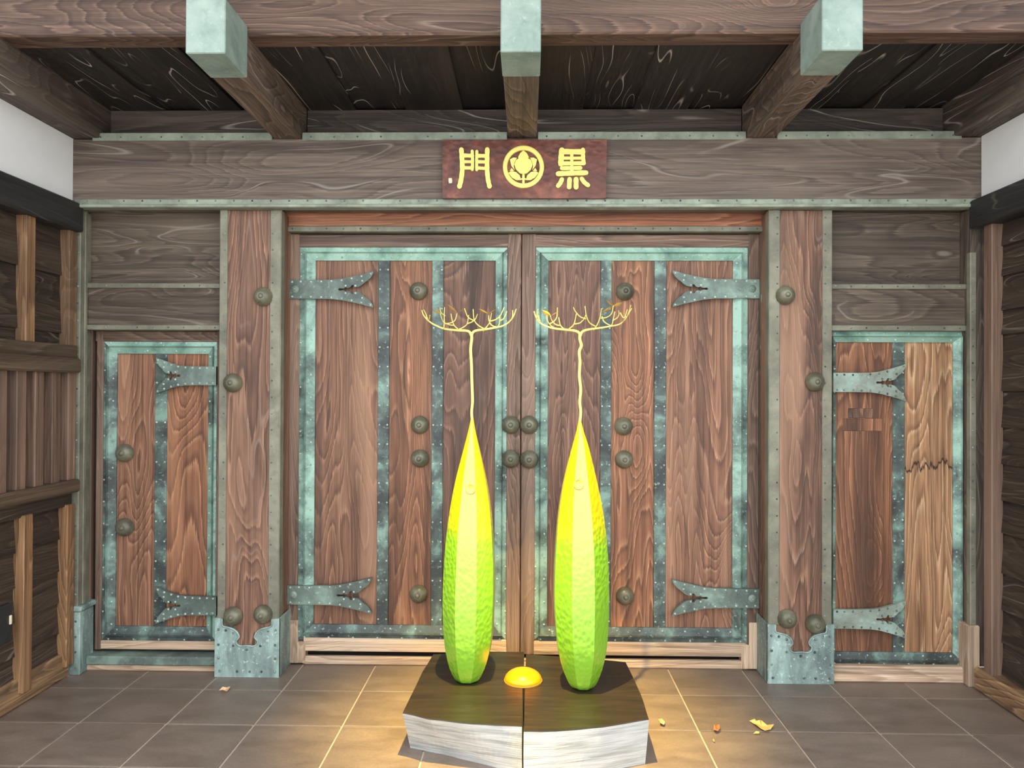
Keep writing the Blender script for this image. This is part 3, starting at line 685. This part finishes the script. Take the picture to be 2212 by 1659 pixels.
for P, h in (([(1147, 320), (1112, 370), (1100, 430), (1118, 480)], .0152), ([(1147, 320), (1182, 370), (1194, 430), (1176, 480)], .0152), ([(1100, 352), (1062, 380), (1056, 430), (1078, 478)], .0152),
             ([(1194, 352), (1232, 380), (1238, 430), (1216, 478)], .0152), ([(1147, 215), (1147, 275)], .0112), ([(945, 540), (1040, 575), (1095, 628)], .0112), ([(1349, 540), (1254, 575), (1199, 628)], .0112),
             ([(1110, 515), (1125, 530)], .0152), ([(1147, 512), (1147, 532)], .0152), ([(1184, 515), (1169, 530)], .0152), ([(960, 330), (1000, 370)], .0112), ([(1334, 330), (1294, 370)], .0112)):
    obj('crest_groove', ribbon(P, 12, h), GOLDD, ring)

# ---------------------------------------------------------------- split wooden slab
ZS = .185
def slab(lb, top, bot, front_i, wob):
    """top/bot: matching outlines (x,y); front edge gets a soft saw-cut wave"""
    c = Vector((sum(p[0] for p in top)/len(top), sum(p[1] for p in top)/len(top), 0))
    s = thing('wood_slab', lb, 'wood slab', c, 'two halves of the split slab')
    n = len(top)
    def dens(P):
        out = []
        for i in range(n):
            a, b = P[i], P[(i+1) % n]
            for k in range(8): t = k/8; out.append((a[0]+(b[0]-a[0])*t, a[1]+(b[1]-a[1])*t))
        return out
    T_, B_ = dens(top), dens(bot); bm = bmesh.new(); m = len(T_); rows = []
    for f in (0, .12, .5, .88, 1):
        row = []
        for k in range(m):
            x = B_[k][0]+(T_[k][0]-B_[k][0])*f; y = B_[k][1]+(T_[k][1]-B_[k][1])*f
            e = .0012*math.sin(k*.9+f*5+wob)+(.010 if 0 < f < .9 else 0)*0
            row.append(bm.verts.new((x+e*.5, y+e, (ZS-.004)*f)))
        rows.append(row)
    for a, b in zip(rows, rows[1:]):
        for k in range(m): bm.faces.new((a[k], a[(k+1) % m], b[(k+1) % m], b[k]))
    bm.faces.new(rows[0][::-1]); bm.faces.new(rows[-1])
    tv = [(v.co.x, v.co.y) for v in rows[-1]]
    obj('body', bm, SLABS, s)
    bm = bmesh.new(); A = [bm.verts.new((x, y, ZS-.004)) for x, y in tv]; cx, cy = c.x, c.y
    B = [bm.verts.new((cx+(x-cx)*.996, cy+(y-cy)*.996, ZS)) for x, y in tv]
    for k in range(m): bm.faces.new((A[k], A[(k+1) % m], B[(k+1) % m], B[k]))
    bm.faces.new(B); obj('stained_top', bm, SLABT, s)
    return s
g = lambda px, py, z=ZS: tuple(float(v) for v in G(px, py, z)[:2])
cxs = UX(1130, 1500, 3.4)
tl = [g(870, 1539), g(930, 1553), g(1020, 1563), g(1127, 1568), g(1132, 1408), g(1060, 1407), g(936, 1413), g(912, 1452)]
bl = [g(886, 1616, 0), g(955, 1629, 0), g(1040, 1650, 0), g(1128, 1672, 0), g(1132, 1408), g(1060, 1407), g(936, 1413), (g(912, 1452)[0]+.015, g(912, 1452)[1])]
slab('left half of the split wooden slab with whitewashed front', tl, bl, 0, 0)
tr_ = [g(1131, 1579), g(1200, 1579), g(1300, 1570), g(1402, 1553), g(1385, 1500), g(1352, 1430), g(1260, 1421), g(1136, 1413)]
br = [g(1131, 1690, 0), g(1200, 1684, 0), g(1300, 1668, 0), g(1394, 1650, 0), (g(1385, 1500)[0]-.01, g(1385, 1500)[1]), g(1352, 1430), g(1260, 1421), g(1136, 1413)]
slab('right half of the split wooden slab with whitewashed front', tr_, br, 0, 2)

# glowing dome
dc = G(1130, 1474, ZS); bm = bmesh.new(); seg = 32; rg = []
for t in span(0, 1, 9):
    a = t*math.pi/2*.94; rg.append([bm.verts.new((dc[0]+.086*math.cos(a)*math.cos(2*math.pi*k/seg), dc[1]+.02+.086*math.cos(a)*math.sin(2*math.pi*k/seg), ZS+.004+.052*math.sin(a))) for k in range(seg)])
for a, b in zip(rg, rg[1:]):
    for k in range(seg): bm.faces.new((a[k], a[(k+1) % seg], b[(k+1) % seg], b[k]))
bm.faces.new(rg[-1]); bm.faces.new(rg[0][::-1])
dl = thing('dome_lamp', 'glowing orange glass dome between the two pods on the slab', 'lamp', (dc[0], dc[1]+.02, ZS))
obj('glass_dome', bm, DOME, dl, True)
bm = bmesh.new()
a = [bm.verts.new((dc[0]+.088*math.cos(2*math.pi*k/seg), dc[1]+.02+.088*math.sin(2*math.pi*k/seg), ZS)) for k in range(seg)]
b = [bm.verts.new((dc[0]+.088*math.cos(2*math.pi*k/seg), dc[1]+.02+.088*math.sin(2*math.pi*k/seg), ZS+.005)) for k in range(seg)]
for k in range(seg): bm.faces.new((a[k], a[(k+1) % seg], b[(k+1) % seg], b[k]))
bm.faces.new(b); bm.faces.new(a[::-1]); obj('base_ring', bm, LEAFG, dl)

# ---------------------------------------------------------------- pods
def pod(lb, prof, Yp, stem, crown, off, leaves, disc, rot):
    """prof: (py, centre px, half width px); stem/crown in crop pixels -> real positions round the pod's own axis"""
    base = U(prof[-1][1], prof[-1][0], Yp); bx_, bz = float(base[0]), ZS
    p = thing('pod_sculpture', lb, 'sculpture', (bx_, Yp, ZS), 'pair of pod sculptures')
    Q = []
    for py, cx, hw in prof:
        u = U(cx, py, Yp); Q.append((max(float(u[2]), ZS), float(u[0]), hw/F*Yp*1.0))
    Q[-1] = (ZS+.002, Q[-1][1], Q[-1][2])
    zz = [q[0] for q in Q][::-1]; xx = [q[1] for q in Q][::-1]; rr = [q[2] for q in Q][::-1]
    # smooth resample
    sp = smoothpath([Vector((xx[i], rr[i], zz[i])) for i in range(len(zz))], 5)
    bm = bmesh.new(); rg = []; NF, SUB = 8, 5
    for v in sp:
        ring = []
        for k in range(NF*SUB):
            f = k % SUB/SUB; a0 = 2*math.pi*(k//SUB)/NF+rot; a1 = a0+2*math.pi/NF
            pa = Vector((math.cos(a0), math.sin(a0))); pb = Vector((math.cos(a1), math.sin(a1)))
            q = pa.lerp(pb, f); bulge = 1+.18*(1/max(q.length, .01)-1)      # facets slightly rounded
            q = q*bulge*max(v.y, .002)/math.cos(math.pi/NF*.25)
            ring.append(bm.verts.new((v.x+q.x, Yp+q.y, v.z)))
        rg.append(ring)
    n = NF*SUB
    for a, b in zip(rg, rg[1:]):
        for k in range(n): bm.faces.new((a[k], a[(k+1) % n], b[(k+1) % n], b[k]))
    bm.faces.new(rg[0][::-1]); bm.faces.new(rg[-1])
    body = obj('body', bm, POD, p, True)
    me = body.data                                           # keep the eight ridges crisp
    for e in me.edges:
        i, j = e.vertices
        if i//n != j//n and i % n == j % n and i % SUB == 0: e.use_edge_sharp = True
    # round boss on the front facet near the top
    if disc:
        dx, dy, r = disc; i = min(range(len(sp)), key=lambda k: abs(sp[k].z-U(dx, dy, Yp)[2])); yf = Yp-sp[i].y*.965
        c = U(dx, dy, yf); bm = bmesh.new()
        sl_ = (sp[i+1].y-sp[i-1].y)/(sp[i+1].z-sp[i-1].z)
        for r_, h in ((r, .002), (r*.86, .006), (r*.8, .004)):
            pass
        rgs = [[bm.verts.new((c[0]+q*math.cos(2*math.pi*k/24), yf-h-sl_*q*math.sin(2*math.pi*k/24), c[2]+q*math.sin(2*math.pi*k/24))) for k in range(24)] for q, h in ((r, -.006), (r, .003), (r*.88, .005), (r*.8, .0025))]
        for a, b in zip(rgs, rgs[1:]):
            for k in range(24): bm.faces.new((a[k], a[(k+1) % 24], b[(k+1) % 24], b[k]))
        bm.faces.new(rgs[-1]); obj('round_seal', bm, POD, body, True)
    S = lambda x, y, dy=0.: Vector([float(v) for v in U(890+x/4.424, 620+y/4.424, Yp)])
    C = lambda x, y, dy: Vector((float(U(off[0]+x/9.217, off[1]+y/9.217, Yp)[0]), Yp+dy, float(U(off[0]+x/9.217, off[1]+y/9.217, Yp)[2])))
    st = obj('stem', tube([S(*q) for q in stem], .0062, .0070, 8, 5), STEMG, p, True)
    rnd = random.Random(off[0])
    for k, (pts, ra, rb) in enumerate(crown):
        d0 = 0. if k < 2 else rnd.uniform(-.05, .03); d1 = 0 if k < 2 else d0+rnd.uniform(-.06, .06)
        if k >= 2: d0 *= .25
        m = len(pts); obj('branch' if k < 2 else 'twig', tube([C(x, y, d0+(d1-d0)*i/(m-1)) for i, (x, y) in enumerate(pts)], ra, rb, 6, 4), STEMG, p, True)
    for tip, bs, wd in leaves:
        a, b = C(*tip, rnd.uniform(-.04, .02)), C(*bs, -.01); d = b-a; L = d.length; d.normalize()
        s = d.cross(Vector((0, 1, 0))).normalized(); nn = s.cross(d); wv = wd/9.217/F*Yp/2; bm = bmesh.new(); ln = []
        for t, k in ((0, .02), (.15, .45), (.35, .9), (.55, 1), (.75, .8), (.92, .35), (1, .08)):
            q = a+d*L*t; ln.append([bm.verts.new(q+s*wv*k+nn*.25*wv*k), bm.verts.new(q-nn*.004), bm.verts.new(q-s*wv*k+nn*.25*wv*k), bm.verts.new(q+nn*.002)])
        for u1, u2 in zip(ln, ln[1:]):
            for k in range(4): bm.faces.new((u1[k], u1[(k+1) % 4], u2[(k+1) % 4], u2[k]))
        bm.faces.new(ln[0]); bm.faces.new(ln[-1][::-1]); obj('leaf', bm, LEAFG, p)
    return p
TW = lambda *L: [(list(a), .0030, .0018) for a in L]
crL = [([(1185, 800), (1150, 718), (1080, 688), (900, 678), (650, 648), (500, 592), (380, 528), (270, 430), (215, 345), (195, 275)], .0068, .0022),
       ([(1185, 800), (1212, 722), (1290, 682), (1430, 664), (1640, 630), (1800, 592), (1930, 515), (2020, 400), (2075, 250)], .0068, .0022)] + TW(
       [(640, 650), (655, 540), (665, 380), (680, 250)], [(655, 385), (560, 310), (525, 180)], [(660, 555), (612, 470), (597, 370)], [(925, 665), (850, 590), (820, 500), (803, 375)],
       [(835, 580), (745, 572), (660, 540)], [(660, 552), (780, 530), (862, 470), (895, 340)], [(925, 665), (1020, 612), (1092, 540), (1120, 360)], [(1092, 548), (1180, 512), (1250, 455), (1295, 340)],
       [(1240, 492), (1120, 420), (1055, 255)], [(1445, 655), (1330, 590), (1252, 490), (1235, 285)], [(1410, 690), (1490, 590), (1545, 490), (1575, 310)], [(1540, 500), (1525, 440), (1520, 370)],
       [(1545, 502), (1660, 475), (1760, 400), (1840, 240)], [(1545, 530), (1605, 588), (1700, 604), (1738, 540), (1750, 390)], [(1745, 490), (1830, 440), (1890, 300)], [(1950, 500), (2000, 420), (2005, 275)],
       [(310, 455), (258, 325), (205, 245)], [(335, 470), (365, 440), (388, 400)])
lvL = [((395, 265), (592, 352), 46), ((705, 165), (905, 330), 40), ((1335, 255), (1515, 352), 40), ((1110, 225), (918, 322), 16), ((1690, 240), (1520, 352), 16), ((775, 270), (620, 345), 12)]
crR = [([(1045, 800), (1020, 730), (950, 692), (830, 675), (550, 645), (400, 608), (280, 558), (200, 478), (152, 390), (125, 300)], .0068, .0022),
       ([(1045, 800), (1075, 722), (1150, 677), (1290, 650), (1480, 624), (1680, 590), (1820, 558), (1930, 468), (2070, 240)], .0068, .0022)] + TW(
       [(545, 650), (440, 550), (392, 450), (385, 300)], [(440, 547), (530, 490), (585, 390), (595, 215)], [(715, 652), (652, 570), (620, 410)], [(652, 582), (560, 570), (480, 500), (445, 410)],
       [(815, 660), (910, 570), (950, 380)], [(920, 556), (1040, 530), (1130, 440), (1157, 365)], [(1350, 602), (1222, 540), (1152, 420), (1115, 235)], [(1160, 452), (1040, 412), (950, 322), (900, 240)],
       [(1310, 672), (1400, 540), (1460, 380), (1485, 220)], [(1450, 442), (1560, 430), (1642, 368), (1668, 220)], [(1478, 400), (1510, 500), (1600, 570), (1660, 578), (1688, 460), (1715, 320)],
       [(1690, 482), (1790, 422), (1835, 342), (1832, 260)], [(1840, 330), (1870, 400), (1915, 432), (1970, 270)], [(1890, 510), (1905, 470), (1915, 430)], [(1980, 400), (2010, 290), (2025, 200)],
       [(182, 445), (195, 360), (202, 280)], [(245, 505), (225, 450), (215, 390)])
lvR = [((275, 270), (460, 392), 78), ((625, 305), (465, 390), 16), ((1560, 60), (1690, 205), 34), ((1895, 125), (1690, 205), 62), ((1470, 330), (1678, 205), 46), ((1300, 250), (1460, 325), 12)]
profL = [(903, 1020, 2.6), (930, 1019.5, 8), (967.5, 1019, 17.4), (1035, 1018, 34.4), (1102, 1017, 46.5), (1170, 1015.5, 53.8), (1237, 1014.5, 57.4), (1305, 1013, 58), (1372, 1012.4, 54.6), (1406, 1011.8, 49.5), (1440, 1010.5, 40), (1465, 1009.5, 27), (1477, 1009, 19)]
profR = [(908, 1252.5, 2.6), (934, 1253, 9), (967.5, 1253.6, 19.4), (1035, 1253, 37), (1102, 1254, 50), (1170, 1254.8, 57.6), (1237, 1255, 61.4), (1305, 1255, 61.8), (1372, 1256, 58), (1406, 1256.3, 53.5), (1440, 1257, 45), (1475, 1258, 30), (1494, 1259, 17)]
stL = [(578, 1310), (570, 1200), (578, 1090), (572, 900), (568, 750), (560, 600), (570, 500), (568, 440)]
stR = [(1603, 1310), (1613, 1200), (1604, 1100), (1613, 980), (1600, 850), (1606, 720), (1599, 620), (1619, 560), (1604, 500), (1607, 440)]
YpL = float(G(1009, 1475, ZS)[1])+.03; YpR = float(G(1259, 1492, ZS)[1])+.03
rotF = -math.pi/2-math.pi/8
pod('left lime and yellow faceted pod with thin branching stem', profL, YpL, stL, crL, (890, 640), lvL, (1016.5, 1056, .023), rotF-.06)
pod('right lime and yellow faceted pod with thin branching stem', profR, YpR, stR, crR, (1140, 640), lvR, (1250, 1046, .023), rotF+.02)

# ---------------------------------------------------------------- dry leaves on the tiles
def dry_leaf(lb, px_pts, mat, curl):
    P = [G(px, py, 0.004) for px, py in px_pts]; n = len(P); c = sum(P)/n; bm = bmesh.new()
    A, B = [], []
    for i, p in enumerate(P):
        z = .004+curl*abs(math.sin(i*1.9)); A.append(bm.verts.new((p[0], p[1], z+.0018))); B.append(bm.verts.new((p[0], p[1], z)))
    ca, cb = bm.verts.new((c[0], c[1], .0045)), bm.verts.new((c[0], c[1], .0015))
    for i in range(n):
        j = (i+1) % n; bm.faces.new((A[i], A[j], ca)); bm.faces.new((B[j], B[i], cb)); bm.faces.new((A[i], B[i], B[j], A[j]))
    return tag(obj('dry_leaf', bm, mat), lb, 'leaf', 'fallen dry leaves')
K = lambda x, y: (1380+x/6.506, 1530+y/6.506)
dry_leaf('large yellow dry leaf with curled stalk on the tiles', [K(1555, 180), K(1610, 195), K(1625, 172), K(1645, 205), K(1695, 205), K(1710, 172), K(1725, 210), K(1790, 255), K(1830, 290), K(1900, 265), K(1850, 305), K(1830, 335), K(1770, 342), K(1720, 305), K(1650, 270), K(1610, 225)], DRYA, .012)
dry_leaf('small pale pink leaf scrap closest to the wooden slab', [K(275, 158), K(320, 190), K(368, 225), K(352, 258), K(290, 240), K(298, 205)], DRYB, .014)
dry_leaf('small brown cupped leaf on the tile joint', [K(1085, 245), K(1130, 275), K(1140, 320), K(1110, 350), K(1070, 358), K(1045, 310), K(1060, 275)], DRYC, .016)
dry_leaf('tiny yellow leaf scrap just below the large yellow leaf', [K(1610, 358), K(1650, 345), K(1695, 348), K(1690, 365), K(1645, 370)], DRYA, .006)
dry_leaf('tiny cream leaf scrap below the brown cupped leaf', [K(1035, 440), K(1055, 455), K(1066, 482), K(1048, 475), K(1036, 458)], DRYB, .006)
dry_leaf('pale curled leaf strip in front of the left pillar', [(473, 1492), (481, 1489), (490, 1489), (497, 1486), (497, 1490), (490, 1494), (481, 1495)], DRYB, .012)

# small dark box on the left wall
wb = thing('wall_box', 'small dark iron box fixed low on the left wall siding', 'box', (-2.4, 3.55, .45))
obj('case', box(-2.43, -2.405, 3.47, 3.565, Wl(8, 1398, -2.39)[2], Wl(8, 1312, -2.39)[2], .006), IRON, wb)
obj('glint_block', box(-2.406, -2.399, 3.54, 3.555, Wl(8, 1358, -2.39)[2], Wl(8, 1338, -2.39)[2], .002), SEALM, wb)  # pale block stands in for the bright glint on the case

# ---------------------------------------------------------------- yellow spotlight on an arm from the eave beam (above the frame)
lp_ = thing('spot_lamp', 'small spotlight on an arm in front of the eave beam', 'lamp', (-.13, 2.8, 3.05))
obj('arm', tube([Vector((-.13, 3.22, 3.3)), Vector((-.13, 2.95, 3.28)), Vector((-.13, 2.80, 3.15))], .008, .008, 8, 4), LAMPM, lp_, True)
bm = bmesh.new(); rg = []
for r, z in ((.012, 3.15), (.035, 3.14), (.04, 3.06), (.036, 3.06), (.03, 3.10)):
    rg.append([bm.verts.new((-.13+r*math.cos(2*math.pi*k/20), 2.80+r*math.sin(2*math.pi*k/20), z)) for k in range(20)])
for a, b in zip(rg, rg[1:]):
    for k in range(20): bm.faces.new((a[k], a[(k+1) % 20], b[(k+1) % 20], b[k]))
bm.faces.new(rg[0]); obj('housing', bm, LAMPM, lp_, True)
sd = bpy.data.lights.new('spot_light', 'SPOT'); so = bpy.data.objects.new('spot_light', sd); COL.objects.link(so); so.parent = lp_
so.location = Vector((-.13, 2.80, 3.05))-WLOC[lp_.name]
tgt = Vector((-.02, 3.42, ZS)); so.rotation_euler = (tgt-Vector((-.13, 2.80, 3.05))).to_track_quat('-Z', 'Y').to_euler()
sd.color = (1.0, .70, .17); sd.energy = 470; sd.spot_size = math.radians(44); sd.spot_blend = 1.0; sd.shadow_soft_size = .012
